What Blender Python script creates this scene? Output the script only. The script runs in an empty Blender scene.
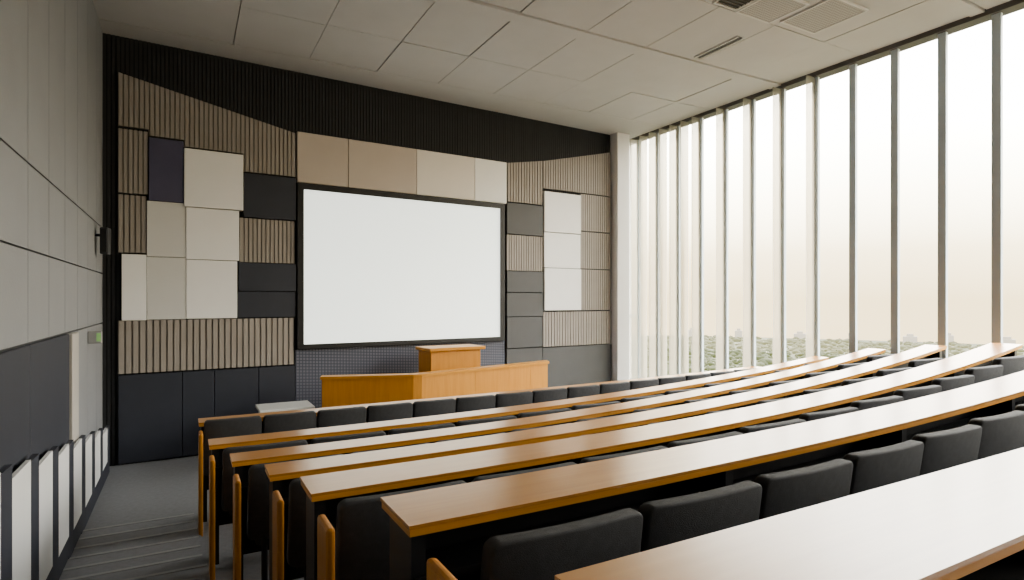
import bpy, bmesh, math, random
from mathutils import Vector, Matrix
random.seed(7)
scene = bpy.context.scene
COL = scene.collection

# ------------------------------------------------------------------ materials
def newmat(name):
    m = bpy.data.materials.new(name); m.use_nodes = True
    nt = m.node_tree
    return m, nt, nt.nodes['Principled BSDF']

def mat(name, col, rough=0.6, var=0.12, scale=6.0, bump=0.0, bscale=200.0, metal=0.0, spec=0.5, emit=0.0, ecol=None):
    m, nt, b = newmat(name)
    tc = nt.nodes.new('ShaderNodeTexCoord')
    nz = nt.nodes.new('ShaderNodeTexNoise'); nz.inputs['Scale'].default_value = scale; nz.inputs['Detail'].default_value = 4
    nt.links.new(tc.outputs['Object'], nz.inputs['Vector'])
    mx = nt.nodes.new('ShaderNodeMix'); mx.data_type = 'RGBA'
    mx.inputs[6].default_value = tuple(c*(1-var) for c in col)+(1,)
    mx.inputs[7].default_value = tuple(min(1, c*(1+var)) for c in col)+(1,)
    nt.links.new(nz.outputs['Fac'], mx.inputs[0])
    nt.links.new(mx.outputs[2], b.inputs['Base Color'])
    b.inputs['Roughness'].default_value = rough
    b.inputs['Metallic'].default_value = metal
    b.inputs['Specular IOR Level'].default_value = spec
    if bump:
        n2 = nt.nodes.new('ShaderNodeTexNoise'); n2.inputs['Scale'].default_value = bscale
        nt.links.new(tc.outputs['Object'], n2.inputs['Vector'])
        bp = nt.nodes.new('ShaderNodeBump'); bp.inputs['Strength'].default_value = bump; bp.inputs['Distance'].default_value = 0.01
        nt.links.new(n2.outputs['Fac'], bp.inputs['Height']); nt.links.new(bp.outputs['Normal'], b.inputs['Normal'])
    if emit:
        if ecol: b.inputs['Emission Color'].default_value = ecol+(1,)
        else: nt.links.new(mx.outputs[2], b.inputs['Emission Color'])
        b.inputs['Emission Strength'].default_value = emit
    return m

def wood(name, c1, c2, rough=0.28, axis='X', coat=0.0):
    m, nt, b = newmat(name)
    tc = nt.nodes.new('ShaderNodeTexCoord'); mp = nt.nodes.new('ShaderNodeMapping')
    mp.inputs['Scale'].default_value = (0.8, 16, 16) if axis == 'X' else (14, 14, 0.8)
    nt.links.new(tc.outputs['Object'], mp.inputs['Vector'])
    nz = nt.nodes.new('ShaderNodeTexNoise'); nz.inputs['Scale'].default_value = 2.2; nz.inputs['Detail'].default_value = 7; nz.inputs['Distortion'].default_value = 0.6
    nt.links.new(mp.outputs['Vector'], nz.inputs['Vector'])
    cr = nt.nodes.new('ShaderNodeValToRGB')
    cr.color_ramp.elements[0].position = 0.3; cr.color_ramp.elements[0].color = c1+(1,)
    cr.color_ramp.elements[1].position = 0.72; cr.color_ramp.elements[1].color = c2+(1,)
    nt.links.new(nz.outputs['Fac'], cr.inputs['Fac']); nt.links.new(cr.outputs['Color'], b.inputs['Base Color'])
    b.inputs['Roughness'].default_value = rough
    if coat:
        b.inputs['Coat Weight'].default_value = coat; b.inputs['Coat Roughness'].default_value = 0.27; b.inputs['Coat IOR'].default_value = 3.0
    return m

def perforated(name, c1, c2, s=22.0):
    m, nt, b = newmat(name)
    tc = nt.nodes.new('ShaderNodeTexCoord'); sp = nt.nodes.new('ShaderNodeSeparateXYZ'); cb = nt.nodes.new('ShaderNodeCombineXYZ')
    nt.links.new(tc.outputs['Object'], sp.inputs[0])
    ad = nt.nodes.new('ShaderNodeMath'); ad.operation = 'ADD'
    nt.links.new(sp.outputs['Y'], ad.inputs[0]); nt.links.new(sp.outputs['Z'], ad.inputs[1])
    nt.links.new(sp.outputs['X'], cb.inputs['X']); nt.links.new(ad.outputs[0], cb.inputs['Y'])
    br = nt.nodes.new('ShaderNodeTexBrick'); br.offset = 0.0
    br.inputs['Scale'].default_value = s; br.inputs['Brick Width'].default_value = 1; br.inputs['Row Height'].default_value = 1
    br.inputs['Mortar Size'].default_value = 0.16
    br.inputs['Color1'].default_value = c1+(1,); br.inputs['Color2'].default_value = c1+(1,); br.inputs['Mortar'].default_value = c2+(1,)
    nt.links.new(cb.outputs[0], br.inputs['Vector']); nt.links.new(br.outputs['Color'], b.inputs['Base Color'])
    b.inputs['Roughness'].default_value = 0.7
    return m

def glass(name):
    m = bpy.data.materials.new(name); m.use_nodes = True; nt = m.node_tree; nt.nodes.clear()
    out = nt.nodes.new('ShaderNodeOutputMaterial'); t = nt.nodes.new('ShaderNodeBsdfTransparent'); g = nt.nodes.new('ShaderNodeBsdfGlossy')
    g.inputs['Roughness'].default_value = 0.02; t.inputs['Color'].default_value = (0.98, 0.985, 0.98, 1)
    mx = nt.nodes.new('ShaderNodeMixShader'); mx.inputs[0].default_value = 0.03
    nt.links.new(t.outputs[0], mx.inputs[1]); nt.links.new(g.outputs[0], mx.inputs[2]); nt.links.new(mx.outputs[0], out.inputs[0])
    return m
def frosted(name):
    m = bpy.data.materials.new(name); m.use_nodes = True; nt = m.node_tree; nt.nodes.clear()
    out = nt.nodes.new('ShaderNodeOutputMaterial'); t = nt.nodes.new('ShaderNodeBsdfTransparent'); g = nt.nodes.new('ShaderNodeBsdfTranslucent')
    g.inputs['Color'].default_value = (0.80, 0.78, 0.73, 1); t.inputs['Color'].default_value = (0.76, 0.745, 0.70, 1)
    mx = nt.nodes.new('ShaderNodeMixShader'); mx.inputs[0].default_value = 0.35
    nt.links.new(t.outputs[0], mx.inputs[1]); nt.links.new(g.outputs[0], mx.inputs[2]); nt.links.new(mx.outputs[0], out.inputs[0])
    return m

M = {}
M['wood'] = wood('honey_wood', (0.52, 0.215, 0.024), (0.58, 0.255, 0.036), 0.36, 'X', 1.0)
M['wood_v'] = wood('honey_wood_upright', (0.50, 0.215, 0.034), (0.58, 0.27, 0.052), 0.4, 'Z')
M['wood_end'] = wood('amber_end_wood', (0.42, 0.172, 0.024), (0.50, 0.22, 0.038), 0.4, 'Z')
M['wood_edge'] = wood('light_wood_edge', (0.50, 0.225, 0.036), (0.58, 0.28, 0.056), 0.35)
M['fabric'] = mat('charcoal_fabric', (0.050, 0.050, 0.053), 0.75, 0.3, 30, 0.4, 350)
M['dark_metal'] = mat('dark_metal', (0.020, 0.020, 0.022), 0.45, 0.1)
M['dark_panel'] = mat('dark_panel', (0.014, 0.014, 0.016), 0.6, 0.15)
M['carpet'] = mat('grey_carpet', (0.27, 0.275, 0.29), 0.95, 0.15, 25, 0.4, 300)
M['nosing'] = mat('step_nosing', (0.36, 0.36, 0.375), 0.8, 0.1)
M['ceiling'] = mat('ceiling_tile', (0.52, 0.515, 0.505), 0.85, 0.05, 3, 0.1, 150)
M['seam'] = mat('dark_seam', (0.27, 0.265, 0.26), 0.9, 0.05)
M['wall'] = mat('grey_wall_panel', (0.245, 0.252, 0.268), 0.6, 0.08, 2.5, 0.1, 60)
M['wall_seam'] = mat('grey_wall_seam', (0.13, 0.13, 0.135), 0.8, 0.05)
M['white'] = mat('white_panel', (0.82, 0.815, 0.81), 0.6, 0.03, 3)
M['column'] = mat('white_column', (0.86, 0.86, 0.86), 0.6, 0.03, 3)
M['pale'] = mat('pale_grey_panel', (0.62, 0.615, 0.60), 0.6, 0.04, 3)
M['railwhite'] = mat('off_white_rail_panel', (0.64, 0.645, 0.65), 0.6, 0.04, 3)
M['pilaster'] = mat('pilaster_panel', (0.42, 0.40, 0.375), 0.6, 0.04, 3)
M['beige'] = mat('beige_panel', (0.54, 0.48, 0.43), 0.65, 0.04, 3)
M['cream'] = mat('cream_panel', (0.74, 0.70, 0.655), 0.65, 0.04, 3)
M['navy'] = mat('navy_panel', (0.038, 0.042, 0.057), 0.6, 0.15, 4)
M['violet'] = mat('violet_navy_panel', (0.088, 0.086, 0.145), 0.6, 0.1, 4)
M['graphite'] = mat('graphite_panel', (0.095, 0.095, 0.097), 0.65, 0.1, 4)
M['slat'] = mat('taupe_slat', (0.335, 0.303, 0.274), 0.6, 0.08, 5)
M['slat_back'] = mat('slat_backing', (0.22, 0.198, 0.178), 0.8, 0.1)
M['rib'] = mat('charcoal_rib', (0.030, 0.031, 0.034), 0.7, 0.15)
M['rib_back'] = mat('charcoal_rib_back', (0.016, 0.016, 0.018), 0.8, 0.1)
M['perf'] = perforated('blue_grey_perforated', (0.15, 0.158, 0.195), (0.07, 0.075, 0.10), 24)
M['vent'] = perforated('vent_perforated', (0.32, 0.31, 0.295), (0.45, 0.44, 0.42), 30)
M['screen'] = mat('lit_screen', (0.79, 0.84, 0.81), 0.7, 0.01, 1, emit=0.70)
M['mullion'] = mat('grey_mullion', (0.52, 0.60, 0.66), 0.55, 0.04, 3)
M['trimdark'] = mat('dark_frame', (0.11, 0.105, 0.10), 0.5, 0.1)
M['louvre'] = mat('dark_louvre', (0.07, 0.065, 0.06), 0.5, 0.1)
M['glass'] = glass('clear_glass')
M['frosted'] = frosted('frosted_glass_fin')
M['black'] = mat('black_plastic', (0.010, 0.010, 0.011), 0.5, 0.1)
M['speaker'] = mat('speaker_plastic', (0.035, 0.037, 0.042), 0.5, 0.1)
M['green'] = mat('pale_green_sign', (0.30, 0.52, 0.22), 0.5, 0.05, emit=0.12)
M['signgrey'] = mat('sign_body_grey', (0.34, 0.34, 0.34), 0.5, 0.05)
M['tree'] = mat('hazy_leaf', (0.007, 0.008, 0.003), 0.95, 0.3, 0.4, emit=1.0, ecol=(0.100, 0.120, 0.026))  # even emission stands in for airlight: haze painted into the leaves
M['tree2'] = mat('far_hazy_leaf', (0.007, 0.007, 0.004), 0.95, 0.12, 0.2, emit=1.0, ecol=(0.27, 0.265, 0.120))  # paler emission paints the thicker haze of distance
M['field'] = mat('hazy_field', (0.007, 0.008, 0.003), 0.95, 0.25, 0.05, emit=1.0, ecol=(0.135, 0.152, 0.043))  # ground haze painted in as emission, the field itself does not glow
M['city'] = mat('hazy_concrete', (0.02, 0.019, 0.018), 0.9, 0.05, 0.2, emit=1.0, ecol=(0.72, 0.64, 0.49))  # haze put into the colour as emission, close to the sky tone

# ------------------------------------------------------------------ mesh helpers
class MB:
    def __init__(s, mtx=None): s.bm = bmesh.new(); s.m = mtx or Matrix.Identity(4)
    def hexa(s, pts, mi=0):
        v = [s.bm.verts.new(s.m @ Vector(p)) for p in pts]
        for f in ((3,2,1,0),(4,5,6,7),(0,1,5,4),(1,2,6,5),(2,3,7,6),(3,0,4,7)):
            fc = s.bm.faces.new([v[i] for i in f]); fc.material_index = mi
        return v
    def box(s, x0, x1, y0, y1, z0, z1, mi=0, z1r=None):
        zr = z1 if z1r is None else z1r
        return s.hexa([(x0,y0,z0),(x1,y0,z0),(x1,y1,z0),(x0,y1,z0),(x0,y0,z1),(x1,y0,zr),(x1,y1,zr),(x0,y1,z1)], mi)
    def bevel(s, w, seg=2):
        bmesh.ops.recalc_face_normals(s.bm, faces=s.bm.faces)
        bmesh.ops.bevel(s.bm, geom=list(s.bm.edges), offset=w, segments=seg, affect='EDGES', profile=0.5)
        return s
    def tube(s, p0, p1, r, n=10, mi=0):
        p0, p1 = Vector(p0), Vector(p1); d = (p1-p0).normalized()
        a = d.orthogonal().normalized(); b = d.cross(a)
        r0 = []; r1 = []
        for i in range(n):
            o = (a*math.cos(2*math.pi*i/n)+b*math.sin(2*math.pi*i/n))*r
            r0.append(s.bm.verts.new(s.m @ (p0+o))); r1.append(s.bm.verts.new(s.m @ (p1+o)))
        for i in range(n):
            j = (i+1) % n; s.bm.faces.new([r0[i], r0[j], r1[j], r1[i]]).material_index = mi
        s.bm.faces.new(r0[::-1]); s.bm.faces.new(r1)
        return s
    def build(s, name, mats, parent=None, smooth=False):
        if not isinstance(mats, (list, tuple)): mats = [mats]
        bmesh.ops.recalc_face_normals(s.bm, faces=s.bm.faces)
        me = bpy.data.meshes.new(name)
        loc = Vector((0,0,0))
        if parent is None:
            vs = [v.co for v in s.bm.verts]
            mn = Vector((min(v[i] for v in vs) for i in range(3))); mxx = Vector((max(v[i] for v in vs) for i in range(3)))
            loc = Vector(((mn.x+mxx.x)/2, (mn.y+mxx.y)/2, mn.z))
            bmesh.ops.translate(s.bm, verts=s.bm.verts, vec=-loc)
        s.bm.to_mesh(me); s.bm.free()
        for m_ in mats: me.materials.append(m_)
        if smooth:
            for p in me.polygons: p.use_smooth = True
        o = bpy.data.objects.new(name, me); COL.objects.link(o)
        if parent is not None: o.parent = parent
        else: o.location = loc
        return o

def tag(o, label=None, cat=None, group=None, kind=None):
    if label: o['label'] = label
    if cat: o['category'] = cat
    if group: o['group'] = group
    if kind: o['kind'] = kind
    return o
def empty(name, loc, rz=0, label=None, cat=None, group=None):
    o = bpy.data.objects.new(name, None); COL.objects.link(o); o.location = loc; o.rotation_euler = (0,0,rz)
    o.empty_display_size = 0.1
    return tag(o, label, cat, group)
def struct(o): o['kind'] = 'structure'; return o

# ------------------------------------------------------------------ camera and measured geometry
FPX, HOR = 590.0, 300.0
FX, FY = 0.4847, 0.8747
def ray(px):
    a = (px-512)/FPX
    return Vector((FX+FY*a, FY-FX*a))
cam = bpy.data.cameras.new('camera'); co = bpy.data.objects.new('camera', cam); COL.objects.link(co)
co.location = (0,0,0); co.rotation_euler = (math.pi/2, 0, -math.atan2(FX, FY))
cam.sensor_width = 36; cam.lens = 36*FPX/1024; cam.shift_y = (HOR-290)/1024; cam.clip_start = 0.02; cam.clip_end = 2000
scene.camera = co

FLOOR, CEIL = -1.9, 3.037
XL, XW = -0.82, 7.42
P0 = Vector((-0.82, 8.12)); WD = Vector((7.66, 0.5)); WL = WD.length; WD.normalize(); WN = Vector((WD.y, -WD.x))
WROT = math.atan2(WD.y, WD.x)
WM = Matrix.Translation((P0.x, P0.y, 0)) @ Matrix.Rotation(WROT, 4, 'Z')   # local x along the wall, -y into the room
def W(px, py):
    r = ray(px); t = WN.dot(P0)/WN.dot(r)
    return (r*t-P0).dot(WD), t*(HOR-py)/FPX

# ------------------------------------------------------------------ seating rows (left end, far edge Y, desk z, rise, curve, desk depth)
ROWS = [  # nearest first
    dict(x=0.587, y=0.90, z=-0.50, r=0.10, c=0.0, d=0.33),
    dict(x=0.563, y=1.91, z=-0.65, r=0.22, c=0.18, d=0.285),
    dict(x=0.443, y=2.73, z=-0.78, r=0.30, c=0.20, d=0.265),
    dict(x=0.373, y=3.42, z=-0.885, r=0.34, c=0.14, d=0.22),
    dict(x=0.243, y=4.08, z=-0.96, r=0.33, c=0.12, d=0.21),
    dict(x=0.146, y=4.84, z=-1.015, r=0.24, c=0.08, d=0.21),
    dict(x=0.100, y=5.87, z=-1.04, r=0.06, c=0.0, d=0.22)]
XE = 7.33
def rise(k, X):
    s = max(0.0, (X-0.6)/6.4); return ROWS[k]['r']*s**2.3
def fwd(k, X):
    s = max(0.0, (X-0.6)/6.4); return ROWS[k]['c']*s**2
def sweep(mb, k, X0, X1, y0, y1, z0, z1, n=24, mi=0):
    rings = []
    for i in range(n+1):
        X = X0+(X1-X0)*i/n; dz = rise(k, X); dy = fwd(k, X)
        rings.append([mb.bm.verts.new((X, y+dy, z+dz)) for y, z in ((y0,z0),(y1,z0),(y1,z1),(y0,z1))])
    for i in range(n):
        for j in range(4):
            a, b = rings[i], rings[i+1]; q = (j+1) % 4
            mb.bm.faces.new([a[j], a[q], b[q], b[j]]).material_index = mi
    mb.bm.faces.new(rings[0][::-1]).material_index = mi; mb.bm.faces.new(rings[-1]).material_index = mi

AZ = [(-9,-1.36),(0.9,-1.36),(1.91,-1.5),(2.73,-1.64),(3.39,-1.74),(4.04,-1.82),(4.84,-1.86),(5.95,-1.9),(20,-1.9)]
AX = [(-9,0.55),(0.9,0.55),(1.91,0.54),(2.73,0.42),(3.39,0.35),(4.04,0.22),(4.84,0.12),(5.95,0.08),(20,0.08)]
def interp(T, y):
    for (a, va), (b, vb) in zip(T, T[1:]):
        if y <= b: return va+(vb-va)*(y-a)/(b-a)
    return T[-1][1]

# ------------------------------------------------------------------ floor
mb = MB()
mb.box(XL-0.1, XW+0.1, 5.92, 9.3, FLOOR-0.2, FLOOR)
prev = -4.0
for k, R in enumerate(ROWS):
    y1 = R['y']+0.04
    sweep(mb, k, interp(AX, R['y']), XW+0.1, prev, y1, -2.1, R['z']-0.86)
    prev = y1
y = 5.95; steps = []; ST = 0.22
while y > 0.9:
    yn = y-ST; z = interp(AZ, yn)
    mb.box(XL-0.1, interp(AX, y)+0.01, yn, y, -2.1, z); steps.append((y, z)); y = yn
mb.box(XL-0.1, 0.56, -4.0, y, -2.1, -1.36)
struct(mb.build('floor', M['carpet']))
def aisle_z(Y):
    for (yy, z) in steps:
        if yy-ST <= Y <= yy: return z
    return FLOOR if Y > 5.95 else -1.36
for i, (yy, z) in enumerate(steps):
    mb = MB(); mb.box(XL+0.01, interp(AX, yy)-0.01, yy-0.04, yy-0.005, z-0.004, z+0.004)
    struct(mb.build('trim_%d' % (i+10), M['nosing']))

# ------------------------------------------------------------------ ceiling
mb = MB()
mb.box(XL-0.2, XW+0.3, -4.2, 9.4, CEIL+0.03, CEIL+0.2, 1)
yb = [9.3, 7.75, 6.7, 5.62, 5.42, 4.3, 3.15, 3.0, 1.9, 0.8, -0.3, -1.4, -2.5, -4.1]
xb = [XL-0.1, 0.5, 1.37, 2.23, 3.1, 3.97, 4.84, 5.71, 6.58, XW+0.1]
for j in range(len(yb)-1):
    ya, yc = yb[j+1], yb[j]
    narrow = (yc-ya) < 0.25
    if j == 0:
        mb.box(xb[0], xb[-1], ya+0.004, yc, CEIL, CEIL+0.03)
        continue
    if narrow:
        mb.box(xb[0], xb[-1], ya+0.010, yc-0.010, CEIL-0.016, CEIL+0.03); continue
    for i in range(len(xb)-1):
        d = random.choice((0, 0, 0.004, 0.008))
        mb.box(xb[i]+0.005, xb[i+1]-0.005, ya+0.005, yc-0.005, CEIL+d, CEIL+0.03+0.001)
struct(mb.build('ceiling', [M['ceiling'], M['seam']]))

# ceiling fittings
def vent(x0, x1, y0, y1, label):
    e = empty('ceiling_vent', ((x0+x1)/2, (y0+y1)/2, CEIL-0.02), 0, label, 'vent')
    hx, hy = (x1-x0)/2, (y1-y0)/2
    b = MB()
    for (a0,a1,b0,b1) in ((-hx,hx,-hy,-hy+.02),(-hx,hx,hy-.02,hy),(-hx,-hx+.02,-hy+.02,hy-.02),(hx-.02,hx,-hy+.02,hy-.02)):
        b.box(a0,a1,b0,b1,0,0.02)
    b.build('frame', M['pale'], e)
    b = MB(); b.box(-hx+.02,hx-.02,-hy+.02,hy-.02,0.006,0.02); b.build('grille', M['vent'], e)
    return e
vent(5.05, 5.58, 3.80, 4.28, 'grey perforated ceiling vent at the top edge, beside the dark slotted vent')
vent(5.66, 6.24, 3.58, 4.2, 'pale perforated ceiling vent closest to the window wall')
e = empty('ceiling_vent', (4.86, 4.1, CEIL-0.02), 0, 'small dark slotted ceiling vent with open louvres', 'vent')
b = MB()
for (a0,a1,b0,b1) in ((-.17,.17,-.16,-.14),(-.17,.17,.14,.16),(-.17,-.15,-.14,.14),(.15,.17,-.14,.14)): b.box(a0,a1,b0,b1,0,.02)
b.build('frame', M['pale'], e)
b = MB(); b.box(-.15,.15,-.14,.14,.012,.02)
for i in range(6): b.box(-.15,.15,-.125+i*.046,-.12+i*.046,0.002,.012)
b.build('louvre', M['louvre'], e)
e = empty('ceiling_diffuser', (5.60, 5.0, CEIL-0.02), 0, 'long dark linear slot diffuser in the ceiling near the windows', 'vent')
b = MB(); b.box(-.035,.035,-.32,.32,0.01,.02); b.build('slot', M['louvre'], e)
b = MB(); b.box(-.05,-.035,-.33,.33,0,.02); b.box(.035,.05,-.33,.33,0,.02); b.build('frame', M['pale'], e)

# ------------------------------------------------------------------ left wall and back wall
mb = MB()
mb.box(XL-0.25, XL-0.03, -4.2, 8.3, FLOOR-0.2, CEIL+0.1, 1)
zz = [FLOOR-0.15, -0.26, 0.30, 0.82, CEIL+0.05]
yy = [-4.2+0.62*i for i in range(20)]+[8.2]
for i in range(len(yy)-1):
    for j in range(4):
        mb.box(XL-0.03, XL, yy[i]+0.004, yy[i+1]-0.004, zz[j]+0.006, zz[j+1]-0.006, 0)
struct(mb.build('wall_left', [M['wall'], M['wall_seam']]))
mb = MB(); mb.box(XL-0.25, XW+0.3, -4.3, -4.1, FLOOR-0.2, CEIL+0.1); struct(mb.build('wall_back', M['wall']))
for (a, b_, lab) in ((2.6, 4.36, 'dark navy panel low on the left wall, nearest the photo edge'), (4.38, 5.70, 'dark navy panel low on the left wall, beside the beige pilaster')):
    m_ = MB(); m_.box(XL, XL+0.03, a, b_, -1.32, -0.265); m_.bevel(0.004, 1)
    tag(m_.build('wall_panel', M['navy']), lab, 'panel')
mb = MB(); mb.box(XL, XL+0.05, 5.72, 6.02, -1.25, -0.265); mb.bevel(0.006, 1); struct(mb.build('trim_1', M['pilaster']))

# descending white-panelled railing along the aisle wall
rail = empty('stair_railing', (XL+0.08, 5.5, aisle_z(5.5)), 0, 'low stepped railing of white panels and dark posts along the left wall', 'railing')
rz0 = aisle_z(5.5)
def rtop(Y): return -0.87-0.141*(Y-3.9)
PW = 0.20
pys = [2.96+0.6*i for i in range(9)]
for i, Y in enumerate(pys):
    b = MB(); b.box(-0.02, 0.010, Y-5.5-PW/2, Y-5.5+PW/2, aisle_z(Y)-rz0, rtop(Y)+0.03-rz0); b.build('post', M['navy'], rail)
    if i < len(pys)-1:
        Yn = pys[i+1]; ym = (Y+Yn)/2; t = rtop(ym)
        b = MB(); b.box(-0.012, 0.010, Y-5.5+PW/2+.002, Yn-5.5-PW/2-.002, aisle_z(ym)+.16-rz0, t-rz0); b.build('panel', M['railwhite'], rail)
        b = MB(); b.box(-0.02, 0.01, Y-5.5+PW/2+.002, Yn-5.5-PW/2-.002, aisle_z(Y)-rz0, aisle_z(ym)+.155-rz0); b.build('kick_board', M['navy'], rail)

# loudspeaker and sign
sp = empty('loudspeaker', (XL+0.085, 7.5, 0.48), -0.15, 'small black loudspeaker mounted high in the front left corner', 'loudspeaker')
b = MB(); b.box(-.035,.04,-.06,.07,0,.28); b.bevel(.012,2); b.build('cabinet', M['speaker'], sp)
b = MB(); b.box(-.025,.03,-.068,-.06,.02,.26); b.build('grille', M['dark_metal'], sp)
b = MB(); b.tube((-.086,.0,.2),(-.03,.0,.2),.015); b.build('bracket', M['dark_metal'], sp)
sg = empty('wall_sign', (XL+0.06, 6.95, -0.42), 0, 'small grey sign box with a green-lit half on the left wall', 'sign')
b = MB(); b.box(-.059,.055,-.02,.02,0,.12); b.bevel(.006,1); b.build('sign_body', M['signgrey'], sg)
b = MB(); b.box(.012,.048,-.024,-.02,.02,.10); b.build('sign_face', M['green'], sg)

# ------------------------------------------------------------------ front wall: charcoal ribbed wall with panels hung on it
mb = MB(WM)
mb.box(-0.1, WL+0.02, 0.012, 0.25, FLOOR-0.1, CEIL+0.1, 1)
x = 0.0
while x < WL-0.03:
    mb.box(x, x+0.032, 0.0, 0.012, FLOOR, CEIL, 0); x += 0.044
struct(mb.build('wall_front', [M['rib'], M['rib_back']]))
mb = MB(); mb.box(6.85, 7.14, 8.42, 9.15, FLOOR-0.1, CEIL+0.02); mb.bevel(0.01, 1); struct(mb.build('wall_right', M['column']))
mb = MB(); mb.box(6.7, XW+0.3, 9.05, 9.3, FLOOR-0.2, CEIL+0.1); struct(mb.build('wall_corner', M['column']))

def panel(x0, x1, yt, yb_, m_, label, depth=0.07, name='acoustic_panel', cat='panel', group=None):
    depth = 0.03+depth*0.4
    s0 = W(x0, 300)[0]; s1 = W(x1, 300)[0]; xm = (x0+x1)/2
    z1 = W(xm, yt)[1]; z0 = W(xm, yb_)[1]
    b = MB(WM); b.box(s0-.003, s1+.003, -depth, -0.001, z0-.003, z1+.003); b.bevel(.003, 1)
    return tag(b.build(name, M[m_]), label, cat, group)
def slats(x0, x1, zt0, zt1, zb, label, pitch=0.075, depth=0.06):
    # zb: one height, or a list of (s_start, z) steps so that the panel ends where the panels below it begin
    pitch *= 0.88
    s0 = W(x0, 300)[0]; s1 = W(x1, 300)[0]
    b = MB(WM); L = s1-s0; back = depth-0.014
    zbs = [(s0, zb)] if not isinstance(zb, list) else zb
    top = lambda s: zt0+(zt1-zt0)*(s-s0)/L
    for i, (sa, z) in enumerate(zbs):
        se = zbs[i+1][0] if i+1 < len(zbs) else s1
        b.box(sa, se, -back, -0.001, z, top(sa), 1, z1r=top(se))
    n = max(2, int(round(L/pitch))); p = L/n
    for i in range(n):
        a = s0+p*i+p*0.13; c = a+p*0.74; m = (a+c)/2
        zl = [z for (sa, z) in zbs if sa <= m+1e-6][-1]
        b.box(a, c, -depth, -back, zl, top(a), 0, z1r=top(c))
    return tag(b.build('slat_panel', [M['slat'], M['slat_back']]), label, 'panel')
Z = lambda px, py: W(px, py)[1]
S = lambda px: W(px, 300)[0]
# left section
slats(118, 295, Z(118,73), Z(295,134), [(S(118), Z(133,128)), (S(148.5), Z(166,138.5)), (S(183.5), Z(212,150.5)), (S(242.5), Z(268,174.5))],
      'tall taupe slatted panel with a sloping top, left of the beige panels', 0.058, 0.04)
slats(118, 148, Z(133,131), Z(133,131), Z(133,194), 'small taupe slatted panel left of the violet panel', 0.058, 0.05)
slats(118, 146.5, Z(133,196), Z(133,196), Z(133,253), 'small taupe slatted panel above the narrow white panel', 0.058, 0.05)
panel(122, 146, 255, 320, 'white', 'narrow white wall panel at the far left of the cluster', 0.12)
panel(149, 183, 141, 202, 'violet', 'violet navy square wall panel beside the largest white panel', 0.10)
panel(184, 242, 153, 209, 'white', 'uppermost white wall panel on the left side of the screen', 0.14)
panel(147, 185, 203, 257, 'pale', 'pale grey wall panel directly below the violet panel', 0.09)
panel(186, 238, 210, 260, 'white', 'white wall panel in the middle of the left column of three', 0.11)
panel(147, 185, 258, 319, 'pale', 'pale grey wall panel beside the narrow white panel, above the low slats', 0.12)
panel(186, 236, 261, 318, 'white', 'lowest white wall panel on the left, above the wide slats', 0.13)
panel(243, 294.5, 177, 219, 'navy', 'dark navy wall panel next to the top left of the screen', 0.12)
slats(239, 294, Z(267,220), Z(267,220), Z(267,263), 'taupe slatted panel between dark navy panels beside the screen', 0.058, 0.05)
panel(238, 294.5, 264, 291, 'navy', 'upper of two dark navy panels beside the lower screen', 0.13)
panel(237, 294, 292, 317, 'navy', 'lower of two dark navy panels beside the lower screen', 0.10)
slats(118, 293, -0.235, -0.235, Z(200,369), 'wide low taupe slatted panel left of the screen bottom', 0.078, 0.06)
zb_ = FLOOR+0.02
zbase = Z(200,370.5)
def low(x0, x1, zt, m_, label):
    s0 = S(x0); s1 = S(x1); b = MB(WM); b.box(s0+.003, s1-.003, -.05, -.001, zb_, zt); b.bevel(.004,1)
    return tag(b.build('acoustic_panel', M[m_]), label, 'panel')
low(118, 182, zbase, 'navy', 'large dark navy base panel nearest the left wall')
low(182, 214, zbase, 'navy', 'narrow dark navy base panel second from the left wall')
low(214, 258, zbase, 'navy', 'dark navy base panel third from the left wall')
low(258, 294, zbase, 'navy', 'dark navy base panel just left of the perforated panel')
# middle
top_m = 2.23
bm_ = 1.56
for (x0, x1, m_, lab) in ((296,347,'beige','leftmost beige panel above the screen'),(347,415,'beige','widest beige panel above the screen, second from left'),
                          (415,473,'cream','pale cream panel above the screen, third from left'),(473,505,'white','narrow off-white panel above the right end of the screen')):
    s0 = S(x0); s1 = S(x1); b = MB(WM); b.box(s0+.003, s1-.003, -.06, -.001, bm_, top_m); b.bevel(.004,1)
    tag(b.build('acoustic_panel', M[m_]), lab, 'panel')
b = MB(WM); b.box(S(295), S(504), -.03, -.001, zb_, -0.66); tag(b.build('perforated_panel', M['perf']), 'blue grey perforated wall panel below the projection screen', 'panel')
# projection screen
zs0, zs1 = -0.65, 1.55
sc0 = S(296); sc1 = S(502)
ctr = WM @ Vector(((sc0+sc1)/2, -0.001, zs0))
scr = empty('projection_screen', ctr, WROT, 'large lit white projection screen in a black frame', 'screen')
hw = (sc1-sc0)/2; H = zs1-zs0; fw = 0.08; fb = 0.06
b = MB()
b.box(-hw,hw,-.09,0,0,fb); b.box(-hw,hw,-.09,0,H-fw,H); b.box(-hw,-hw+fw,-.09,0,fb,H-fw); b.box(hw-fw,hw,-.09,0,fb,H-fw)
b.build('frame', M['black'], scr)
b = MB(); b.box(-hw+fw,hw-fw,-.07,-.02,fb,H-fw); b.build('screen_surface', M['screen'], scr)
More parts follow.
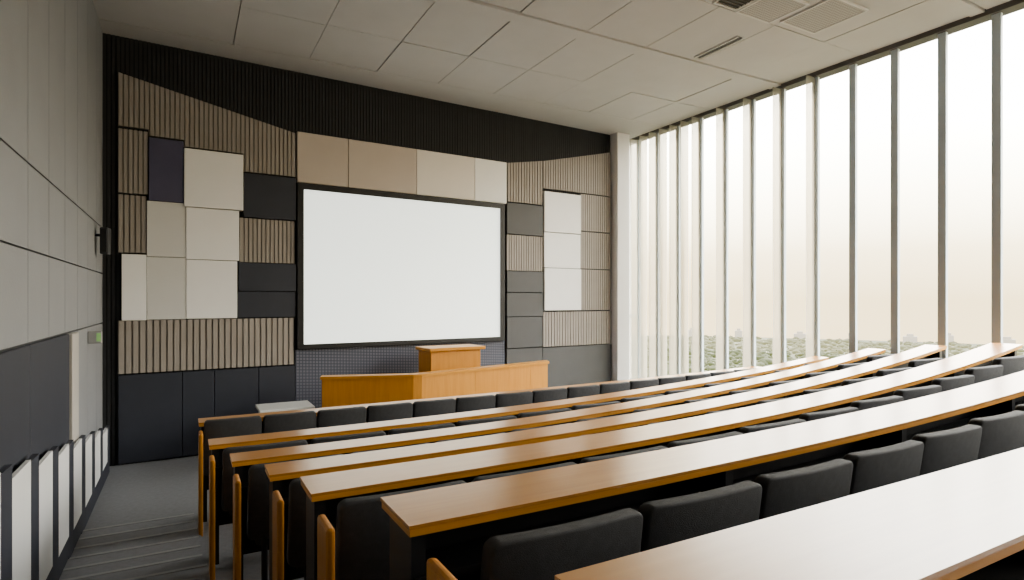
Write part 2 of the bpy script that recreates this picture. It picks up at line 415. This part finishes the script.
# right section
zr = Z(575,193)
slats(506, 541, top_m, top_m+0.12, Z(523,203.5), 'taupe slatted panel above the top right dark panel', 0.06, 0.05)
slats(541.5, 609, top_m+0.12, Z(609,153), zr+.008, 'taupe slatted panel at the top right corner beside the white column', 0.06, 0.05)
panel(505, 541, 205, 235, 'graphite', 'dark graphite panel just right of the screen top', 0.09)
panel(542, 578, 194, 233, 'white', 'top white panel of the column right of the screen', 0.12)
slats(579, 609, zr-.012, zr-.012, Z(594,232), 'upper small taupe slatted panel beside the white column', 0.056, 0.05)
slats(505, 541, Z(523,236), Z(523,236), Z(523,271), 'small taupe slatted panel between dark panels right of the screen', 0.056, 0.05)
panel(542, 578, 234, 268, 'white', 'middle white panel of the column right of the screen', 0.10)
slats(579, 609, Z(594,233), Z(594,233), Z(594,269), 'middle small taupe slatted panel beside the white column', 0.056, 0.05)
panel(505, 541, 272, 292, 'graphite', 'thin dark graphite panel under the small slats right of the screen', 0.10)
panel(542, 578, 269, 310, 'white', 'lowest white panel of the column right of the screen', 0.13)
slats(579, 609, Z(594,270), Z(594,270), Z(594,310), 'lower small taupe slatted panel beside the white column', 0.056, 0.05)
panel(505, 541, 293, 316, 'graphite', 'dark graphite panel at the middle height right of the screen', 0.08)
panel(505, 540, 317, 347, 'graphite', 'dark graphite panel level with the screen bottom', 0.10)
slats(541, 609, Z(575,311.5), Z(575,311.5), Z(575,345), 'wide low taupe slatted panel right of the screen', 0.068, 0.06)
low(505, 541, Z(523,348), 'graphite', 'narrow graphite base panel right of the perforated panel')
low(541, 610, Z(575,346), 'graphite', 'wide graphite base panel beside the white column')

# ------------------------------------------------------------------ window wall
n = 1
yk = [2.93+0.505*k for k in range(-14, 13)]
for i in range(len(yk)-1):
    ya, yc = yk[i], yk[i+1]
    b = MB(); v = [b.bm.verts.new(p) for p in ((XW, ya+.045, FLOOR+.08),(XW, yc-.045, FLOOR+.08),(XW, yc-.045, CEIL-.05),(XW, ya+.045, CEIL-.05))]; b.bm.faces.new(v)
    o = struct(b.build('window_%d' % n, M['glass']))
    def kid(nm, x0,x1,y0,y1,z0,z1, m_, bev=.008):
        bb = MB(Matrix.Translation(-o.location)); bb.box(x0,x1,y0,y1,z0,z1)
        if bev: bb.bevel(bev,2)
        bb.build(nm, M[m_], o)
    kid('mullion', XW-.035, XW+.012, ya-.042, ya+.042, FLOOR, CEIL-.055, 'mullion', .003)
    kid('bottom_rail', XW-.04, XW+.04, ya+.045, yc-.045, FLOOR, FLOOR+.09, 'mullion')
    if ya > 4.8: kid('glass_fin', XW-.22, XW-.037, ya-.006, ya+.006, FLOOR, CEIL-.055, 'frosted', 0)
    if ya > 6.9: kid('glass_fin', XW-.22, XW-.037, (ya+yc)/2-.006, (ya+yc)/2+.006, FLOOR, CEIL-.055, 'frosted', 0)
    if i == len(yk)-2: kid('transom', XW-.04, XW+.04, ya+.045, yc-.045, -0.33, -0.27, 'mullion')
    n += 1
mb = MB(); mb.box(XW-.08, XW+.1, -4.1, 9.05, CEIL-.055, CEIL+.02); struct(mb.build('trim_2', M['trimdark']))

# ------------------------------------------------------------------ lecture desks
ORD = ['nearest','second nearest','third nearest','fourth nearest','fifth nearest','second from the front','frontmost']
for k, R in enumerate(ROWS):
    far = R['y']; near = far-R['d']
    lab = {0:'nearest curved wooden desk at the bottom right of the photo', 6:'frontmost long wooden desk, right before the podium'}.get(k, 'long wooden lecture desk, %s of seven' % (ORD[k]+(' to the camera' if k < 5 else '')))
    fl = R['z']-0.86
    d = empty('lecture_desk', (R['x'], near, fl), 0, lab, 'desk', 'rows of long lecture desks')
    T = Matrix.Translation((-R['x'], -near, -fl))
    def fin(b, nm, m_):
        bmesh.ops.transform(b.bm, matrix=T, verts=b.bm.verts); return b.build(nm, m_, d)
    b = MB(); sweep(b, k, R['x'], XE, near, far, R['z']-.012, R['z'], 28); fin(b, 'desktop', M['wood'])
    b = MB(); sweep(b, k, R['x']+.003, XE-.003, near+.003, far-.003, R['z']-.034, R['z']-.012, 28); fin(b, 'desktop_edge', M['wood_edge'])
    b = MB(); sweep(b, k, R['x']+.03, XE-.03, far-.07, far-.035, R['z']-.62, R['z']-.034, 28); fin(b, 'modesty_panel', M['dark_panel'])
    b = MB(); sweep(b, k, R['x']+.03, XE-.03, near+.03, far-.08, R['z']-.19, R['z']-.17, 28); fin(b, 'shelf', M['dark_panel'])
    nl = 6
    for i in range(nl):
        X = R['x']+.02+(XE-.08-R['x']-.02)*i/(nl-1)
        b = MB(); b.box(X, X+.045, near+.04+fwd(k,X), far-.035+fwd(k,X), fl+rise(k,X), R['z']-.034+rise(k,X)); fin(b, 'leg', M['dark_metal'])
    if k > 0:
        rown = {6:'frontmost desk'}.get(k, 'desk %s' % (ORD[k]+(' to the camera' if k < 5 else '')))
        ax = R['x']-.005
        b = MB(); b.box(ax, ax+.032, near-.32, near-.14, fl, R['z']-.035); b.bevel(.012, 2)
        tag(b.build('bench_end_panel', M['wood_end']), 'upright wooden end panel by the aisle chair of the %s' % rown, 'end panel', 'wooden end panels along the aisle')

# ------------------------------------------------------------------ chairs
def make_chair():
    r = empty('lecture_chair', (0,0,0))
    w, h, t = .57, .47, .065
    b = MB(); b.box(-w/2, w/2, -t/2, t/2, 0, h)
    ed = [e for e in b.bm.edges if abs(e.verts[0].co.y-e.verts[1].co.y) > t*.9]
    bmesh.ops.bevel(b.bm, geom=ed, offset=.036, segments=5, affect='EDGES', profile=.5)
    ed = [e for e in b.bm.edges if abs(abs(e.verts[0].co.y)-t/2) < 1e-4 and abs(e.verts[0].co.y-e.verts[1].co.y) < 1e-4]
    bmesh.ops.bevel(b.bm, geom=ed, offset=.012, segments=3, affect='EDGES', profile=.5)
    for xx in (-.16,-.08,0,.08,.16):
        bmesh.ops.bisect_plane(b.bm, geom=list(b.bm.verts)+list(b.bm.edges)+list(b.bm.faces), plane_co=(xx,0,0), plane_no=(1,0,0))
    for v in b.bm.verts:
        x_, y_, z_ = v.co
        v.co.y = y_ - .07 + .25*x_*x_ - .14*(z_-.2)
        v.co.z = z_ + .42
        v.co.x = x_*(1.0-.02*(z_/h))
    b.build('backrest', M['fabric'], r, True)
    b = MB(); b.box(-.235,.235,-.02,.04,.36,.76); b.bevel(.025,3); b.build('seat', M['fabric'], r, True)   # tip-up seat, folded
    for s in (-1,1):
        b = MB(); b.tube((s*.19,-.05,0.0),(s*.19,-.05,.46),.018); b.box(s*.19-.02, s*.19+.02, -.16,.03,0,.025); b.build('leg', M['dark_metal'], r)
    b = MB(); b.box(-.19,.19,-.065,-.035,.38,.42); b.build('seat_rail', M['dark_metal'], r)
    return r
proto = make_chair(); kids = list(proto.children); used = False
WORDS = ['first','second','third','fourth','fifth','sixth','seventh','eighth','ninth','tenth','eleventh','twelfth','thirteenth','fourteenth','fifteenth']
for k in range(1, 7):
    R = ROWS[k]; near = R['y']-R['d']
    pitch, sx_ = {6:(0.455,.79)}.get(k, (0.585, 1.0))
    X = R['x']+{1:.47,6:.26}.get(k, .36); i = 0
    rown = {6:'frontmost desk', 5:'second desk from the front'}.get(k, 'desk %s to the camera' % ORD[k])
    while X < XE-0.25 and i < 15:
        if not used: o = proto; used = True
        else:
            o = proto.copy(); COL.objects.link(o)
            for c in kids:
                q = c.copy(); COL.objects.link(q); q.parent = o
        o.location = (X, near+fwd(k,X)-0.035, R['z']-.86+rise(k,X)); o.rotation_euler = (0,0,random.uniform(-.012,.012))
        o.scale = (sx_,1,{1:.925,6:1.01}.get(k,.96))
        tag(o, 'charcoal padded chair, %s from the aisle at the %s' % (WORDS[i], rown), 'chair', 'charcoal chairs along the desks')
        X += pitch; i += 1

# ------------------------------------------------------------------ podium, lectern, side cabinet
pod = empty('podium_counter', (2.9, 7.1, FLOOR), 0, 'angled honey wood podium counter in front of the screen', 'podium')
A, B, C, D = Vector((1.40,7.12)), Vector((2.46,6.79)), Vector((4.66,7.33)), Vector((4.73,7.48))
B1 = B.lerp(A, .05); B2 = B.lerp(C, .025)
def facet(p, q, z0, z1, th, nm, m_, gap=.0008, out=0.0):
    d_ = (q-p).normalized(); nrm = Vector((-d_.y, d_.x))
    p_ = p+d_*gap-nrm*out; q_ = q-d_*gap-nrm*out
    pts = [(p_.x,p_.y),(q_.x,q_.y),((q_+nrm*th).x,(q_+nrm*th).y),((p_+nrm*th).x,(p_+nrm*th).y)]
    b = MB(Matrix.Translation((-2.9,-7.1,-FLOOR))); b.hexa([(x_,y_,z0) for x_,y_ in pts]+[(x_,y_,z1) for x_,y_ in pts]); b.bevel(.001,1)
    return b.build(nm, M[m_], pod)
facet(A, B1, FLOOR, -.935, .06, 'front_panel', 'wood_v')
facet(B1, B2, FLOOR, -.935, .06, 'front_panel', 'wood_v')
cuts = [0, .38, .66, .84, 1]
for c0, c1 in zip(cuts, cuts[1:]): facet(B2.lerp(C,c0), B2.lerp(C,c1), FLOOR, -.935, .06, 'front_panel', 'wood_v')
facet(C, D, FLOOR, -.935, .06, 'side_panel', 'wood_v')
b = MB(Matrix.Translation((-2.9,-7.1,-FLOOR)))
outer = [Vector((1.38,7.115)), B1-Vector((0,.012)), B2-Vector((0,.012)), Vector((4.68,7.315))]
inner = [Vector((1.43,7.27)), B1+Vector((.02,.15)), B2+Vector((-.02,.15)), Vector((4.74,7.485))]
for i in range(3):
    pts = [outer[i], outer[i+1], inner[i+1], inner[i]]
    b.hexa([(p.x,p.y,-.934) for p in pts]+[(p.x,p.y,-.90) for p in pts])
b.build('countertop', M['wood_edge'], pod)
lec = empty('lectern', (3.24, 7.68, FLOOR), WROT, 'boxy honey wood lectern standing behind the podium counter', 'lectern')
b = MB(); b.box(-.37,.40,-.20,.20,0,1.205); b.bevel(.006,1); b.build('body', M['wood_v'], lec)
b = MB(); b.box(-.40,.46,-.24,.24,1.206,1.25); b.bevel(.006,1); b.build('top', M['wood_edge'], lec)
b = MB(); b.box(-.39,.42,-.22,.22,0,.08); b.build('plinth', M['wood_v'], lec)
cab = empty('side_cabinet', (1.01, 7.5, FLOOR), 0, 'low pale side cabinet with stepped flat tops left of the podium counter', 'cabinet')
b = MB(); b.box(-.24,.28,-.2,.2,.05,.61); b.bevel(.006,1); b.build('body', M['signgrey'], cab)
b = MB(); b.box(-.27,.34,-.24,.24,.61,.64); b.bevel(.006,1); b.build('top', M['pale'], cab)
b = MB(); b.box(-.36,.30,-.40,-.2,.53,.57); b.bevel(.006,1); b.build('lower_shelf', M['pale'], cab)
b = MB(); b.box(-.20,.24,-.17,.17,0,.05); b.build('plinth', M['dark_metal'], cab)

# ------------------------------------------------------------------ outdoors
GZ = -21
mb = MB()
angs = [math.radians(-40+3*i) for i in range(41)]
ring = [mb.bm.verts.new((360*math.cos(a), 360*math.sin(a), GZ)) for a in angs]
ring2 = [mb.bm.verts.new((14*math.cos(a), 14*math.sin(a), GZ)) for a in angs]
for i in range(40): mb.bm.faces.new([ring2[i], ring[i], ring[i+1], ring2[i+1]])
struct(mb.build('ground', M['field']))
tb = MB()
def canopy(n_, r0, r1, s0, s1, mi):
    for i in range(n_):
        a = math.radians(random.uniform(10, 56)); r = random.uniform(r0, r1); s = random.uniform(s0, s1)
        mt = Matrix.Translation((r*math.cos(a), r*math.sin(a), GZ+s*.3)) @ Matrix.Rotation(random.random()*6,4,'Z') @ Matrix.Diagonal((s*random.uniform(.9,1.8), s*random.uniform(.9,1.8), s*random.uniform(.6,1.0), 1))
        g = bmesh.ops.create_icosphere(tb.bm, subdivisions=1, radius=1, matrix=mt)
        fs = set()
        for v in g['verts']:
            v.co += Vector((random.uniform(-1,1), random.uniform(-1,1), random.uniform(-1,1)))*s*.25
            fs.update(v.link_faces)
        for f in fs: f.material_index = mi
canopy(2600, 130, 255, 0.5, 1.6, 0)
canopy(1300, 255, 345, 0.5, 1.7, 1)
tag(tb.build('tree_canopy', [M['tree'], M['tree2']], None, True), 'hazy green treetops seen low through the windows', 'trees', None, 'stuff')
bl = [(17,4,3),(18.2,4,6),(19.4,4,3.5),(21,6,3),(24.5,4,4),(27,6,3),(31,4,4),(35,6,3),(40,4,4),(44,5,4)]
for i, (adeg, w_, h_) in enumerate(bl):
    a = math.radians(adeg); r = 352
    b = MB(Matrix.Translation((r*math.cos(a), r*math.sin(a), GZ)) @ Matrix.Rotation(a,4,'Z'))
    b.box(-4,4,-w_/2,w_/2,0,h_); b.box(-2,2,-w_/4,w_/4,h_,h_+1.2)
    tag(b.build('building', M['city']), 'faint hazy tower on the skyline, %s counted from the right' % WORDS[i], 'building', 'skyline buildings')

# ------------------------------------------------------------------ light
w = bpy.data.worlds.new('world'); scene.world = w; w.use_nodes = True
nt = w.node_tree; bg = nt.nodes['Background']
tc = nt.nodes.new('ShaderNodeTexCoord'); sx = nt.nodes.new('ShaderNodeSeparateXYZ'); cr = nt.nodes.new('ShaderNodeValToRGB')
nt.links.new(tc.outputs['Generated'], sx.inputs[0]); nt.links.new(sx.outputs['Z'], cr.inputs['Fac'])
el = cr.color_ramp.elements
el[0].position = 0.0; el[0].color = (0.225, 0.183, 0.110, 1)
el[1].position = 0.85; el[1].color = (0.96, 0.985, 1.0, 1)
for p_, c_ in ((0.07, (0.305, 0.260, 0.172)), (0.15, (0.54, 0.495, 0.385)), (0.25, (0.82, 0.785, 0.70)), (0.42, (0.95, 0.945, 0.92))):
    x_ = el.new(p_); x_.color = c_+(1,)
nt.links.new(cr.outputs['Color'], bg.inputs['Color'])
# sky boost added right of and behind the viewpoint to light the front wall
dp = nt.nodes.new('ShaderNodeVectorMath'); dp.operation = 'DOT_PRODUCT'; dp.inputs[1].default_value = Vector((0.55, -0.75, 0.37)).normalized()
nt.links.new(tc.outputs['Generated'], dp.inputs[0])
mr = nt.nodes.new('ShaderNodeMapRange'); mr.inputs['From Min'].default_value = 0.15; mr.inputs['From Max'].default_value = 0.95
mr.inputs['To Min'].default_value = 7.4; mr.inputs['To Max'].default_value = 11.0; mr.interpolation_type = 'SMOOTHSTEP'
nt.links.new(dp.outputs['Value'], mr.inputs['Value']); nt.links.new(mr.outputs['Result'], bg.inputs['Strength'])
pl = bpy.data.lights.new('window_portal', 'AREA'); pl.shape = 'RECTANGLE'; pl.size = 4.9; pl.size_y = 12.8
try: pl.cycles.is_portal = True
except Exception as ex: print('portal', ex)
po = bpy.data.objects.new('window_portal', pl); COL.objects.link(po); po.location = (XW+0.12, 2.5, 0.55)
po.rotation_euler = (0, math.radians(90), 0)
su = bpy.data.lights.new('sun', 'SUN'); su.energy = 6.0; su.angle = math.radians(8); su.color = (1.0, 0.86, 0.66)
so = bpy.data.objects.new('sun', su); COL.objects.link(so)
so.rotation_euler = Vector((-0.50, -0.75, -0.42)).to_track_quat('-Z', 'Y').to_euler(); so.location = (20, 12, 10)
scene.view_settings.view_transform = 'AgX'
try: scene.view_settings.look = 'AgX - Medium High Contrast'
except Exception as ex: print('look', ex)
scene.view_settings.exposure = 0.66
